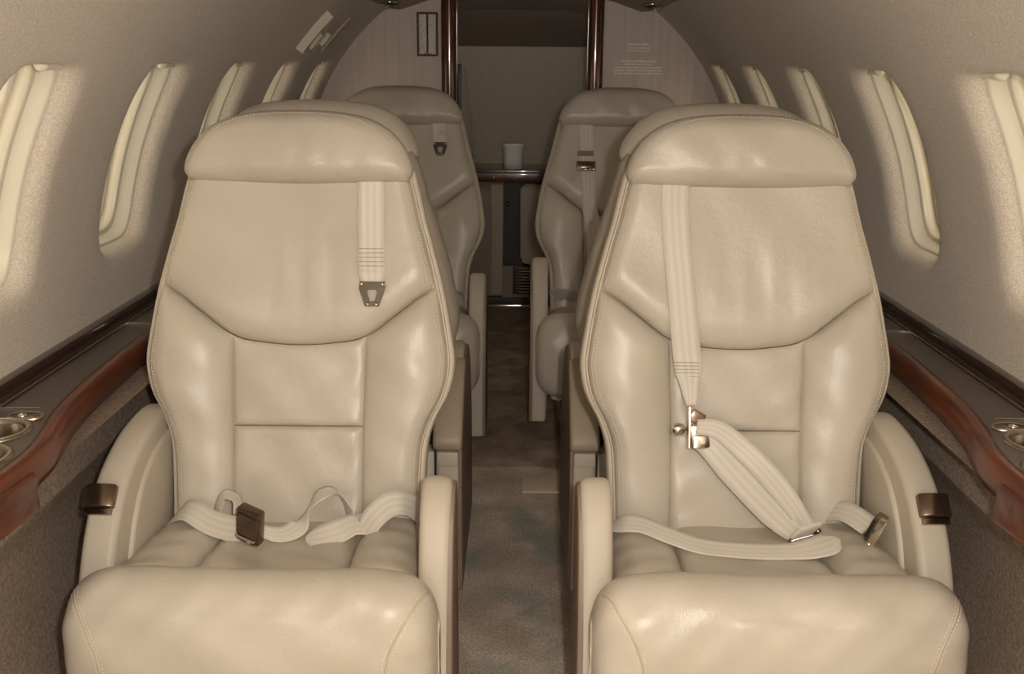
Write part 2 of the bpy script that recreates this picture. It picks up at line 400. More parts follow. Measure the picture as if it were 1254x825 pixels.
# vestibule behind
tag(box('wall_vestibule_end', (0, 5.02, 0.6), (1.7, 0.04, 1.18), 'tan', bev=0), kind='structure')
tag(link('ceiling_vestibule', [(-0.85, 5.0, 1.187), (0.85, 5.0, 1.187), (0.20, 4.55, 1.33), (-0.20, 4.55, 1.33), (-0.85, 4.03, 1.30), (0.85, 4.03, 1.30), (0.30, 4.03, 1.42), (-0.30, 4.03, 1.42)],
         [(0, 1, 2, 3), (0, 3, 7, 4), (1, 5, 6, 2), (3, 2, 6, 7)], 'brown', smooth=False), kind='structure')
for s, nm in ((-1, 'wall_vestibule_left'), (1, 'wall_vestibule_right')):
    tag(box(nm, (s*0.66, 4.52, 0.7), (0.04, 0.97, 1.4), 'tan', bev=0), kind='structure')
tag(tube('trim_3', [(-0.262, 4.985, 1.09), (-0.245, 4.985, 0.95), (-0.228, 4.985, 0.80), (-0.222, 4.985, 0.66)], 0.004, 'tan2'), kind='structure')

# ------------------------------------------------------------------ runner carpet, patch, threshold
tag(box('carpet_runner', (-0.010, 3.685, 0.003), (0.285, 1.95, 0.006), 'carpet2', bev=0.002), 'brown carpet runner, darkened for nap and flash falloff, lying in the far part of the aisle', 'carpet')
tag(box('tan_rectangle', (0.069, 2.60, 0.002), (0.10, 0.115, 0.004), 'patch', bev=0.001), 'small tan rectangle on the floor beside the runner seam', 'carpet patch')  # thin tan rectangle laid on the floor
th_ = box('threshold_strip', (-0.03, 4.69, 0.006), (0.42, 0.022, 0.012), 'bright', bev=0.003)
tag(th_, 'bright metal threshold strip across the aisle floor', 'threshold')

# ------------------------------------------------------------------ side ledges
LX = [(-0.9, 0.70), (0.6, 0.695), (0.95, 0.685), (1.12, 0.672), (1.24, 0.662), (1.32, 0.664), (1.385, 0.676), (1.44, 0.690), (1.53, 0.704), (1.70, 0.716), (2.0, 0.722), (4.0, 0.722)]
LX = [(p.x, p.y) for p in catmull([(a, b, 0) for a, b in LX], 10)]
def lx(y):
    for (a, xa), (b, xb) in zip(LX, LX[1:]):
        if a <= y <= b:
            return xa+(xb-xa)*(y-a)/(b-a)
    return LX[-1][1]
LZ = 0.60
CUPS = [(0.752, 1.375, 0.047), (0.730, 1.272, 0.047)]
for side, word in ((-1, 'left'), (1, 'right')):
    L = empty('side_ledge', (side*0.76, 1.5, LZ-0.05), label='dark side ledge with red wood edge along the %s cabin wall, cup holders set in' % word, cat='ledge')
    o_ = L.location
    ys = [Y0, 0, 0.6, 0.9]+[1.15+0.01*i for i in range(46)]+[1.7, 1.9, 2.2, 2.6, 3.0, 3.5, YB-0.002]
    K = 20; V = []; F = []
    for y in ys:
        a = lx(y)
        for j in range(K+1): V.append((side*(a+(0.834-a)*j/K)-o_.x, y-o_.y, LZ-o_.z))
    for i in range(len(ys)-1):
        for j in range(K):
            q = [i*(K+1)+j, i*(K+1)+j+1, (i+1)*(K+1)+j+1, (i+1)*(K+1)+j]
            cx = sum(V[k][0] for k in q)/4+o_.x; cy = sum(V[k][1] for k in q)/4+o_.y
            if all(math.hypot(abs(cx)-a, cy-b) > r-0.003 for a, b, r in CUPS): F.append(q)
    link('ledge_top', V, F, 'laminate', L, smooth=False)
    sec = [(-0.012, 0.600), (-0.002, 0.6035), (0.008, 0.602), (0.015, 0.596), (0.018, 0.584), (0.018, 0.570), (0.013, 0.557), (0.002, 0.551), (-0.012, 0.551)]
    ys2 = [Y0, 0, 0.6, 0.9]+[1.1+0.02*i for i in range(30)]+[1.8, 2.0, 2.5, 3.0, 3.5, YB-0.002]
    V = []; F = []; n = len(sec)
    for y in ys2:
        dx = (lx(min(4, y+0.01))-lx(y-0.01 if y > Y0 else y))/0.02; nl = math.hypot(1, dx)
        for (o, z) in sec: V.append((side*(lx(y)-o/nl)-o_.x, y+o*dx/nl-o_.y, z-o_.z))
    for i in range(len(ys2)-1):
        for j in range(n): F.append((i*n+j, i*n+(j+1) % n, (i+1)*n+(j+1) % n, (i+1)*n+j))
    F.append(tuple(range(n))); F.append(tuple((len(ys2)-1)*n+j for j in range(n)))
    link('wood_edge', V, F, 'wood', L)
    # front of the folding table, proud of the edge near the cup holders
    pts = [(y, x) for y, x in ((0.2, 0.668), (0.8, 0.664), (1.05, 0.652), (1.17, 0.638), (1.245, 0.631), (1.262, 0.640), (1.262, 0.665), (0.2, 0.69))]
    extr('table_lid_edge', [(side*x-o_.x, y-o_.y) for y, x in pts], 0.535-o_.z, 0.588-o_.z, 'wood', L, bev=0.008, axes='xy')
    box('wall_rail', (side*0.822-o_.x, (Y0+YB)/2-o_.y, LZ+0.010-o_.z), (0.022, YB-Y0-0.004, 0.022), 'rail', L, bev=0.006)
    box('edge_strip', (side*0.795-o_.x, (Y0+YB)/2-o_.y, LZ+0.0015-o_.z), (0.012, YB-Y0-0.004, 0.003), 'rail', L, bev=0.001)
    for y in (1.475, 2.0):
        box('metal_seam', (side*0.76-o_.x, y-o_.y, LZ+0.0008-o_.z), (0.06, 0.0025, 0.002), 'bright', L, bev=0)
    for (x, y, r) in CUPS:
        c = (side*x-o_.x, y-o_.y, LZ-o_.z)
        h = lathe('cup_holder', [(r+0.006, 0.0), (r+0.005, 0.003), (r, 0.0042), (r-0.004, 0.003), (r-0.006, -0.003), (r-0.008, -0.045)], 'cupmetal', L, c)
        lathe('cup_floor', [(r-0.008, -0.045), (0.02, -0.046), (0.0001, -0.046)], 'dark', h, c)
    h = lathe('button_plate', [(0.026, 0.0), (0.0255, 0.002), (0.023, 0.0035), (0.0001, 0.0035)], 'bronze', L, (side*0.733-o_.x, 1.435-o_.y, LZ-o_.z), sy=0.62)
    lathe('plate_rim', [(0.027, 0.001), (0.026, 0.0045), (0.0235, 0.0045), (0.023, 0.001)], 'cupmetal', h, (side*0.733-o_.x, 1.435-o_.y, LZ-o_.z), sy=0.62)
    lathe('button', [(0.007, 0.003), (0.0065, 0.006), (0.0001, 0.0065)], 'bright', h, (side*0.738-o_.x, 1.435-o_.y, LZ-o_.z), 16)

# ------------------------------------------------------------------ seats
TY, TZ = 0.18/0.6841, 0.66/0.6841
NB = Vector((0, -TZ, TY))
def bp(u, v, h): return Vector((u, v*TY, 0.36+v*TZ))+NB*h
WV = [(-0.06, 0.203), (0.03, 0.205), (0.11, 0.208), (0.145, 0.213), (0.18, 0.226), (0.205, 0.240), (0.228, 0.2485), (0.25, 0.253), (0.28, 0.255), (0.335, 0.247), (0.40, 0.235), (0.475, 0.2155), (0.515, 0.204), (0.545, 0.197), (0.62, 0.178)]
WC = catmull([(a, b, 0) for a, b in WV], 6)
def wv(v):
    for p, q in zip(WC, WC[1:]):
        if p.x <= v <= q.x: return p.y+(q.y-p.y)*(v-p.x)/max(1e-9, q.x-p.x)
    return WC[-1].y if v > 0.5 else WC[0].y
SEAM = catmull([(-0.235, 0.402, 0), (-0.20, 0.380, 0), (-0.168, 0.355, 0), (-0.112, 0.315, 0), (-0.056, 0.3035, 0), (0, 0.300, 0),
                (0.056, 0.3035, 0), (0.112, 0.315, 0), (0.168, 0.355, 0), (0.20, 0.380, 0), (0.235, 0.402, 0)], 8)
def seam_v(u):
    for p, q in zip(SEAM, SEAM[1:]):
        if p.x <= u <= q.x: return p.y+(q.y-p.y)*(u-p.x)/max(1e-9, q.x-p.x)
    return 0.402
def edge(d, r): 
    k = min(1.0, max(0.0, d/r)); return math.sqrt(max(0, 1-(1-k)**2))
def panel(B, Rt, T, Lf, n, m_, place, puff, rad, extra=None):
    """pillow patch between four boundary curves; rad = rounding radius at (bottom, right, top, left), 0 = none"""
    B = resample(B, n+1); T = resample(T, n+1); Lf = resample(Lf, m_+1); Rt = resample(Rt, m_+1)
    V = []; F = []
    for j in range(m_+1):
        t = j/m_; t = t-0.13*math.sin(2*PI*t)/1.0*0.6; jl = t*m_; j0 = min(m_-1, int(jl)); fj = jl-j0
        Lp = Lf[j0].lerp(Lf[j0+1], fj); Rp = Rt[j0].lerp(Rt[j0+1], fj)
        for i in range(n+1):
            s = i/n; s = s-0.13*math.sin(2*PI*s)*0.6; il = s*n; i0 = min(n-1, int(il)); fi = il-i0
            Bp = B[i0].lerp(B[i0+1], fi); Tp = T[i0].lerp(T[i0+1], fi)
            p = (1-t)*Bp+t*Tp+(1-s)*Lp+s*Rp-((1-s)*(1-t)*B[0]+s*(1-t)*B[-1]+(1-s)*t*T[0]+s*t*T[-1])
            w = (Rp-Lp).length; h = (Tp-Bp).length; e = 1.0
            for d, r in ((t*h, rad[0]), ((1-s)*w, rad[1]), ((1-t)*h, rad[2]), (s*w, rad[3])):
                if r: e *= edge(d, r)
            V.append(place(p.x, p.y, puff*e+(extra(p.x, p.y)*e if extra else 0)))
    for j in range(m_):
        for i in range(n): F.append((j*(n+1)+i, j*(n+1)+i+1, (j+1)*(n+1)+i+1, (j+1)*(n+1)+i))
    return V, F
def v2(L): return [Vector((a, b, 0)) for a, b in L]

def g(x, s): return math.exp(-(x/s)**2)
def upper_extra(sd):
    rnd = random.Random(sd); ph = rnd.uniform(0, 6)
    def f(u, v):
        h = 0.010*(1-g(u, 0.16))                                      # slight hollow towards the middle
        h += -0.0030*math.sin(u*125+ph+10*(v-0.4))*g(u-0.02, 0.065)*g(v-0.405, 0.06)
        h += 0.004*g(v-0.36, 0.05)
        h += 0.0012*math.sin(u*40+v*30+ph)
        return h
    return f
def wing_extra(sd):
    def f(u, v):
        a = abs(u)
        return 0.016*g(a-0.19, 0.05)*g(v-0.26, 0.13)+0.0012*math.sin(v*70+u*40+sd)*g(v-0.2, 0.2)
    return f
def centre_extra(sd):
    def f(u, v): return 0.0010*math.sin(u*60+v*45+sd)+0.0012*math.sin(v*90-u*30+sd*2)*g(abs(u)-0.09, 0.03)
    return f
WINGW = lambda s, a, b, k=40: [Vector((s*wv(a+(b-a)*i/k), a+(b-a)*i/k, 0)) for i in range(k+1)]
def cush_z(y):   # base of the sitting surface
    return 0.338+0.03*max(0, min(1, -y/0.27))
def cp_place(x, y, h): return Vector((x, y, cush_z(y)+h))

HEAD = catmull([(-0.168, 0.581, 0), (0, 0.578, 0), (0.168, 0.581, 0), (0.187, 0.588, 0), (0.193, 0.603, 0), (0.185, 0.630, 0), (0.166, 0.658, 0), (0.138, 0.680, 0),
                (0.10, 0.694, 0), (0.05, 0.7005, 0), (0, 0.702, 0), (-0.05, 0.7005, 0), (-0.10, 0.694, 0), (-0.138, 0.680, 0), (-0.166, 0.658, 0),
                (-0.185, 0.630, 0), (-0.193, 0.603, 0), (-0.187, 0.588, 0)], 6, closed=True)
HC0 = Vector((0, 0.632, 0))
def hdist(q):
    best = 9.0; n = len(HEAD)
    for i in range(n):
        a = HEAD[i]; b = HEAD[(i+1) % n]; d = b-a; t = max(0, min(1, (q-a).dot(d)/d.length_squared)); best = min(best, (q-a-d*t).length)
    return best
HLEV = [(math.sin(PI/2*(0.02+0.98*i/19)), 1) for i in range(20)]+[(math.sin(PI/2*(0.98-0.96*i/9)), -1) for i in range(10)]
HPTS = [[(HC0+(p-HC0)*k, hdist(HC0+(p-HC0)*k)) for p in HEAD] for k, sg in HLEV]
ROLL_SEC = catmull([(0, -0.235, 0.372), (0, -0.250, 0.405), (0, -0.272, 0.430), (0, -0.300, 0.440), (0, -0.332, 0.432), (0, -0.358, 0.405), (0, -0.372, 0.362),
                    (0, -0.374, 0.310), (0, -0.366, 0.255), (0, -0.345, 0.205), (0, -0.30, 0.185), (0, -0.25, 0.21), (0, -0.225, 0.29)], 5, closed=True)

def seat(loc, rz, label, sd, aisle, detail=1, arm_style='plain', head_dv=0.0, arm_lift=0.0):
    """aisle = +1 / -1: local x side on which the aisle lies; the seat faces local -y"""
    S_ = empty('passenger_seat', loc, rz, label, 'seat', 'beige leather cabin seats')
    surf_b = []; surf_c = []
    N = 30 if detail else 20
    def add(nm, data, m, store, lab=None):
        o = link(nm, data[0], data[1], m, S_)
        store.append(data)
        if lab: o['label'] = lab
        return o
    # backrest panels
    top = v2([(-0.181, 0.61), (0.181, 0.61)])
    add('upper_back_panel', panel(SEAM, WINGW(1, 0.402, 0.61), top, WINGW(-1, 0.402, 0.61), N+14, N+6, bp, 0.021, (0.05, 0.03, 0, 0.03), upper_extra(sd)), 'leather', surf_b)
    for s in (-1, 1):
        inner = v2([(s*0.110, -0.04), (s*0.110, 0.16), (s*0.114, 0.315)])
        outer = WINGW(s, -0.04, 0.402); tp = [p for p in SEAM if (p.x*s >= 0.1135)]
        if s > 0: tp = [Vector((0.114, seam_v(0.114), 0))]+tp; d = panel(v2([(0.110, -0.04), (wv(-0.04), -0.04)]), outer, tp, inner, N, N+20, bp, 0.024, (0, 0.035, 0.05, 0.055), wing_extra(sd))
        else: tp = tp+[Vector((-0.114, seam_v(-0.114), 0))]; d = panel(v2([(-wv(-0.04), -0.04), (-0.110, -0.04)]), inner, tp, outer, N, N+20, bp, 0.024, (0, 0.055, 0.05, 0.035), wing_extra(sd))
        add('side_bolster', d, 'leather', surf_b)
    mid = [Vector((-0.114, seam_v(-0.114), 0))]+[p for p in SEAM if abs(p.x) < 0.1135]+[Vector((0.114, seam_v(0.114), 0))]
    add('lumbar_panel', panel(v2([(-0.110, 0.1615), (0.110, 0.1615)]), v2([(0.110, 0.1615), (0.114, 0.315)]), mid, v2([(-0.110, 0.1615), (-0.114, 0.315)]), N, N, bp, 0.007, (0.012, 0.02, 0.03, 0.02), centre_extra(sd)), 'leather', surf_b)
    add('lower_back_panel', panel(v2([(-0.110, -0.04), (0.110, -0.04)]), v2([(0.110, -0.04), (0.110, 0.1605)]), v2([(-0.110, 0.1605), (0.110, 0.1605)]), v2([(-0.110, -0.04), (-0.110, 0.1605)]), N, N, bp, 0.008, (0, 0.02, 0.012, 0.02), centre_extra(sd+1)), 'leather', surf_b)
    # back shell: gusset band and rounded back
    ring = [(wv(v), v) for v in [-0.05+0.66*i/48 for i in range(49)]]
    outl = [(x, v) for x, v in ring]+[(-x, v) for x, v in reversed(ring)]
    Cn = Vector((0, 0.30, 0)); lev = [(0.0, -0.003), (0.006, -0.001), (0.010, -0.008), (0.011, -0.022), (0.009, -0.055), (-0.004, -0.078), (-0.03, -0.092), (-0.08, -0.098)]
    V = []; F = []; n = len(outl)
    nrm = []
    for i in range(n):
        a = Vector((*outl[i-1], 0)); b = Vector((*outl[(i+1) % n], 0)); d = (b-a); nrm.append(Vector((d.y, -d.x, 0)).normalized())
    for off, h in lev:
        for i in range(n):
            x = outl[i][0]+nrm[i].x*off; v = outl[i][1]+nrm[i].y*(off if outl[i][1] > 0.55 or off < 0 else 0)
            V.append(bp(x, v, h))
    for j in range(len(lev)-1):
        for i in range(n): F.append((j*n+i, j*n+(i+1) % n, (j+1)*n+(i+1) % n, (j+1)*n+i))
    F.append(tuple((len(lev)-1)*n+i for i in range(n)))
    link('back_shell', V, F, 'shell', S_)
    sides = [[bp(s*(wv(v)-0.0005), v, 0.0005) for v in [-0.04+0.63*i/70 for i in range(71)]] for s in (-1, 1)]
    for P in sides: tube('piping', P, 0.0032, 'piping', S_, 6)
    # headrest
    V = []; F = []; n = len(HEAD); c0 = HC0; rnd = sd*1.3; levs = HLEV
    for (k, sg), row in zip(HLEV, HPTS):
        for q, dd in row:
            if sg > 0:
                e = edge(dd, 0.030)
                h = 0.020+0.028*e+0.012*(1-(q.x/0.2)**2)*(1-((q.y-0.638)/0.072)**2)*e+(-0.0018*math.sin(q.x*130+rnd)*g(q.y-0.605, 0.022)*g(q.x-0.03, 0.06)+0.001*math.sin(q.x*55+q.y*60+rnd))*e
            else: h = 0.020-0.058*edge(dd, 0.045)
            V.append(bp(q.x, q.y+head_dv, h))
    for j in range(len(levs)-1):
        for i in range(n): F.append((j*n+i, j*n+(i+1) % n, (j+1)*n+(i+1) % n, (j+1)*n+i))
    F.append(tuple(range(n-1, -1, -1))); F.append(tuple((len(levs)-1)*n+i for i in range(n)))
    hd = link('headrest', V, F, 'leather', S_); HV = (V, F)
    for s in (-1, 1):
        tube('headrest_post', [bp(s*0.06, 0.56, -0.03), bp(s*0.06, 0.62, -0.02)], 0.008, 'chrome', S_)
    # cushion
    def cextra(x, y): return -0.006*g(x, 0.07)*g(y+0.13, 0.08)+0.0012*math.sin(x*50+y*80+sd)
    add('cushion_centre', panel(v2([(-0.118, -0.262), (0, -0.270), (0.118, -0.262)]), v2([(0.118, -0.262), (0.110, 0.06)]), v2([(-0.110, 0.06), (0.110, 0.06)]), v2([(-0.118, -0.262), (-0.110, 0.06)]), N, N, cp_place, 0.022, (0.04, 0.03, 0, 0.03), cextra), 'leather', surf_c)
    for s in (-1, 1):
        a = v2([(s*0.118, -0.262), (s*0.110, 0.06)]); b = v2([(s*0.228, -0.262), (s*0.226, -0.1), (s*0.215, 0.06)])
        bt = v2([(s*0.118, -0.262), (s*0.228, -0.262)]); tp = v2([(s*0.110, 0.06), (s*0.215, 0.06)])
        if s > 0: d = panel(bt, b, tp, a, N, N, cp_place, 0.036, (0.02, 0.05, 0, 0.05), lambda x, y: 0.0015*math.sin(y*95+x*20+sd))
        else: d = panel(bt[::-1], a, tp[::-1], b, N, N, cp_place, 0.036, (0.02, 0.05, 0, 0.05), lambda x, y: 0.0015*math.sin(y*95-x*25+sd))
        add('cushion_bolster', d, 'leather', surf_c)
    box('cushion_base', (0, -0.12, 0.25), (0.44, 0.34, 0.20), 'shell', S_, bev=0.02)
    # thigh roll
    V = []; F = []; n = len(ROLL_SEC); cc = Vector((0, -0.300, 0.31)); nx = 44; HW = 0.266
    for i in range(nx+1):
        q = -1+2*i/nx; q = math.copysign(1-(1-abs(q))**1.5, q); x = q*HW
        k = max(0.02, (1-abs(q)**9))**0.42
        sag = 0.004*g(x, 0.12)
        for p in ROLL_SEC:
            w = 0.0013*math.sin(x*38+p.z*60+sd)+0.0010*math.sin(x*85-p.z*90+sd*2)
            z = cc.z+(p.z-cc.z)*(0.25+0.75*k) - (sag if p.z > 0.4 else 0); y = cc.y+(p.y-cc.y)*k
            V.append(Vector((x, y-w, z+w-0.014)))
    for i in range(nx):
        for j in range(n): F.append((i*n+j, i*n+(j+1) % n, (i+1)*n+(j+1) % n, (i+1)*n+j))
    F.append(tuple(range(n))); F.append(tuple(nx*n+j for j in range(n-1, -1, -1)))
    rl = link('thigh_roll', V, F, 'leather', S_); RV = (V, F)
    # arms
    wall_prof = [(0.115, 0.30), (0.125, 0.49), (0.115, 0.522), (0.09, 0.535), (0.04, 0.537), (-0.02, 0.531), (-0.07, 0.518), (-0.115, 0.499), (-0.155, 0.472), (-0.19, 0.436), (-0.218, 0.394), (-0.24, 0.345), (-0.256, 0.28), (-0.266, 0.20), (-0.27, 0.09), (0.05, 0.09)]
    wp = [(p.y, p.z) for p in catmull([(0, a, b) for a, b in wall_prof[1:15]], 3)]+[(0.05, 0.09), (0.115, 0.2)]
    s = -aisle
    arm = extr('armrest', wp, s*0.229, s*0.281, 'arm', S_, bev=0.011)
    inn = [(0.075+(-0.0), 0.36)]+[(a*0.80+0.012, 0.09+(b-0.09)*0.925) for a, b in [(p.y, p.z) for p in catmull([(0, a, b) for a, b in wall_prof[2:14]], 3)]]+[(-0.19, 0.13), (0.06, 0.13)]
    extr('inner_panel', inn, s*0.222, s*0.24, 'arm', arm, bev=0.006)
    lt = empty('latch', (0, 0, 0)); lt.parent = arm; bpy.data.objects.remove(lt)
    a0 = Matrix.Rotation(math.radians(-48), 3, 'X'); lc = Vector((s*0.262, -0.158, 0.470))
    la = extr('latch', [(x, z) for x, z in ((-0.023, 0.0), (-0.023, 0.010), (-0.016, 0.0145), (0.0, 0.016), (0.016, 0.0145), (0.023, 0.010), (0.023, 0.0))], -0.019, 0.017, 'bronze', arm, bev=0.002, axes='xz')
    for v in la.data.vertices: v.co = a0.inverted() @ v.co + lc
    lb = box('latch_plate', (0, -0.024, 0.004), (0.042, 0.012, 0.008), 'chrome', arm, bev=0.002)
    for v in lb.data.vertices: v.co = a0.inverted() @ v.co + lc
    s = aisle
    if arm_style == 'plain':
        ap = [(-0.115, 0.30), (-0.108, 0.44), (-0.113, 0.485), (-0.130, 0.510), (-0.155, 0.520), (-0.180, 0.511), (-0.205, 0.487), (-0.226, 0.45), (-0.245, 0.40), (-0.262, 0.345), (-0.275, 0.27), (-0.283, 0.18), (-0.285, 0.05)]
        ap = [(p.y, p.z+arm_lift-0.012) for p in catmull([(0, a, b) for a, b in ap], 3)]+[(-0.10, 0.05+arm_lift)]
        arm2 = extr('armrest', ap, s*0.229, s*0.277, 'arm', S_, bev=0.012)
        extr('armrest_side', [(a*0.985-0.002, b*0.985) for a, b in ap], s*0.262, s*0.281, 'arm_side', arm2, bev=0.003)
    else:
        ap = [(0.205, 0.05), (0.205, 0.33), (0.195, 0.385), (0.165, 0.43), (0.12, 0.47), (0.07, 0.508), (0.02, 0.526), (-0.04, 0.525), (-0.10, 0.505), (-0.15, 0.465), (-0.19, 0.41), (-0.22, 0.33), (-0.24, 0.2), (-0.24, 0.05)]
        ap = [(p.y, p.z) for p in catmull([(0, a, b) for a, b in ap], 3)]
        arm2 = extr('armrest', ap, s*0.222, s*0.272, 'arm', S_, bev=0.012)
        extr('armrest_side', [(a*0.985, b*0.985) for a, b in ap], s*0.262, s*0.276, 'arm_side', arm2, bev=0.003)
        pad = [(0.218, 0.382), (0.207, 0.402), (0.172, 0.444), (0.125, 0.486), (0.080, 0.516), (0.062, 0.512), (0.060, 0.48), (0.14, 0.41), (0.19, 0.365), (0.212, 0.365)]
        extr('arm_pad', [(p.y, p.z) for p in catmull([(0, a, b) for a, b in pad], 3, True)], s*0.217, s*0.277, 'pad', arm2, bev=0.009)
        box('pad_clip', (s*0.247, 0.206, 0.346), (0.044, 0.016, 0.030), 'arm', arm2, bev=0.005)
        box('seat_bracket', (s*0.200, 0.12, 0.30), (0.030, 0.05, 0.07), 'cream2', S_, bev=0.004)
    # base
    box('seat_base', (0, -0.08, 0.085), (0.34, 0.30, 0.165), 'dark', S_, bev=0.02)
    for q in (-1, 1): box('floor_rail', (q*0.15, -0.06, 0.012), (0.04, 0.42, 0.024), 'bronze', S_, bev=0.004)
    # surfaces for laying things on
    def bvh(L):
        V = []; F = []
        for a, b in L:
            k = len(V); V += [tuple(x) for x in a]; F += [tuple(i+k for i in f) for f in b]
        return BVHTree.FromPolygons(V, F)
    TB = bvh(surf_b); TCu = bvh(surf_c+[RV]); TH = bvh([HV])
    def on_back(u, v, off=0.002):
        o = bp(u, v, 0.25); r = TB.ray_cast(o, -NB)
        return (r[0] if r[0] else bp(u, v, 0.01))+NB*off
    def on_head(u, v, off=0.001):
        r = TH.ray_cast(bp(u, v, 0.25), -NB); return (r[0] if r[0] else bp(u, v, 0.02))+NB*off
    def on_cush(x, y, off=0.002):
        r = TCu.ray_cast(Vector((x, y, 0.8)), Vector((0, 0, -1)))
        return (r[0] if r[0] else Vector((x, y, 0.40)))+Vector((0, 0, off))
    def on_roll(x, a, off=0.0005):   # a = angle from straight forward (0) to up (90)
        d = Vector((0, math.cos(a), -math.sin(a))); o = Vector((x, -0.30, 0.32))-d*0.4
        r = BVHTree.FromPolygons([tuple(v) for v in RV[0]], RV[1]).ray_cast(o, d)
        return (r[0] if r[0] else Vector((x, -0.36, 0.3)))-d*off
    # seams and stitches
    if detail:
        for s in (-1, 1):
            for off in (0.0075, 0.0125):
                dashes('stitching', [on_back(s*(wv(v)-off), v, 0.0002) for v in [-0.02+0.60*i/120 for i in range(121)]], S_)
        hs = []
        for p in HEAD:
            if p.y > 0.600: hs.append(c0+(p-c0)*0.87)
        hs = [q for q in hs]; hs.sort(key=lambda q: math.atan2(q.x, q.y-0.60))
        dashes('stitching', [on_head(q.x, q.y+head_dv, 0.0002) for q in hs], hd)
        for s in (-1, 1):
            pth = [(s*0.250, 86), (s*0.243, 74), (s*0.232, 58), (s*0.219, 42), (s*0.207, 25), (s*0.199, 8), (s*0.195, -12), (s*0.193, -30)]
            c = catmull([(x, math.radians(a), 0) for x, a in pth], 5)
            P = [on_roll(q.x, q.y, 0.0) for q in c]
            tube('roll_seam', P, 0.0016, 'piping', rl, 6)
            for dx in (-0.005, 0.005):
                dashes('stitching', [on_roll(q.x+dx, q.y, 0.0001) for q in c], rl)
    return S_, on_back, on_cush, hd

def fitting(parent, P, axis_u, axis_v, s=1.0):
    """triangular shoulder-strap end plate with a slot; P = top centre"""
    def W(a, b, h): return P+axis_u*(a*s)+axis_v*(b*s)+NB*h
    o = [(-0.021, 0.004), (0.021, 0.004), (0.022, -0.008), (0.0115, -0.038), (-0.0115, -0.038), (-0.022, -0.008)]
    i = [(-0.007, -0.010), (0.007, -0.010), (0.0085, -0.014), (0.004, -0.029), (-0.004, -0.029), (-0.0085, -0.014)]
    V = []; F = []
    for h in (0.0035, 0.0):
        V += [W(a, b, h) for a, b in o]+[W(a, b, h) for a, b in i]
    for k in range(6):
        k2 = (k+1) % 6
        F += [(k, k2, 6+k2, 6+k), (12+k2, 12+k, 18+k, 18+k2), (k, 12+k, 12+k2, k2), (6+k, 6+k2, 18+k2, 18+k)]
    f = link('end_fitting', V, F, 'fitting', parent, smooth=False)
    for a, b in ((-0.0175, -0.001), (0.0175, -0.001), (-0.007, -0.034), (0.007, -0.034)):
        bm = bmesh.new(); bmesh.ops.create_uvsphere(bm, u_segments=10, v_segments=6, radius=0.0035*s)
        bm.transform(Matrix.Translation(W(a, b, 0.004))); from_bm('rivet', bm, 'bright', parent)
    return f
def stitch_block(parent, fn, u, v0, v1, w):
    for i in range(5):
        v = v0+(v1-v0)*i/4
        dashes('strap_stitching', [fn(u-w/2+w*k/6, v) for k in range(7)], parent, 'webdark', 0.0028, 0.0012, 0.0006)
US, VS = Vector((1, 0, 0)), Vector((0, TY, TZ))
def short_strap(S_, on_back, u, vend, w=0.046, rich=True):
    ctrl = []
    vs = [0.60, 0.57, 0.54, 0.50, 0.46, 0.43, vend+0.02, vend]
    vs = sorted(set(v for v in vs if v >= vend), reverse=True)
    for k, v in enumerate(vs):
        q = on_back(u+0.006*k/len(vs), v, 0.0035 if k < len(vs)-1 else 0.006); ctrl.append((q, US))
    st = ribbon('shoulder_strap', ctrl, w, 'web', S_, wf=lambda t: 1.0 if t < 0.86 else 1-0.30*(t-0.86)/0.14)
    if rich: stitch_block(st, lambda a, b: on_back(a, b, 0.0066), u+0.004, vend+0.062, vend+0.033, w*0.94)
    fitting(st, on_back(u+0.006, vend+0.003, 0.006), US, VS)
    return st

# -- row nearest: left seat
sL, obL, ocL, _ = seat((-0.372, 1.60, 0), 0, 'front beige leather seat left of the aisle, dark buckle lying on its cushion', 1, 1, head_dv=-0.006)
short_strap(sL, obL, 0.122, 0.400)
up = Vector((0, 0.25, 1.0)).normalized()
def V3(*a): return Vector(a)
lap = ribbon('lap_belt', [(V3(-0.214, 0.006, 0.360), V3(0, -0.6, 0.8)), (V3(-0.186, -0.040, 0.392), V3(-0.3, -0.5, 0.8)), (V3(-0.160, -0.062, 0.404), V3(0.1, -0.6, 0.8)),
                          (V3(-0.125, -0.078, 0.392), V3(0.2, -0.7, 0.7)), (V3(-0.088, -0.088, 0.386), V3(0, -0.75, 0.65)), (V3(-0.050, -0.096, 0.392), V3(0, -0.7, 0.7))], 0.042, 'web', sL, nrm=True)
br = Matrix.Rotation(math.radians(8), 3, 'Y') @ Matrix.Rotation(math.radians(14), 3, 'X') @ Matrix.Rotation(math.radians(-22), 3, 'Z')
bk = box('buckle', (-0.050, -0.112, 0.404), (0.042, 0.020, 0.064), 'bronze', lap, bev=0.004, rot=br)
bl = box('buckle_lid', tuple(Vector((-0.050, -0.112, 0.404))+br @ Vector((0.002, -0.0115, 0.006))), (0.037, 0.006, 0.040), 'bronze', lap, bev=0.0028, rot=br)
box('buckle_edge', tuple(Vector((-0.050, -0.112, 0.404))+br @ Vector((0.0, -0.0125, -0.0185))), (0.037, 0.006, 0.006), 'bright', lap, bev=0.002, rot=br)
bm = bmesh.new(); bmesh.ops.create_uvsphere(bm, u_segments=12, v_segments=8, radius=0.0042); bm.transform(Matrix.Translation(Vector((-0.050, -0.112, 0.404))+br @ Vector((0.006, -0.011, -0.0245))))
from_bm('buckle_rivet', bm, 'bright', lap)
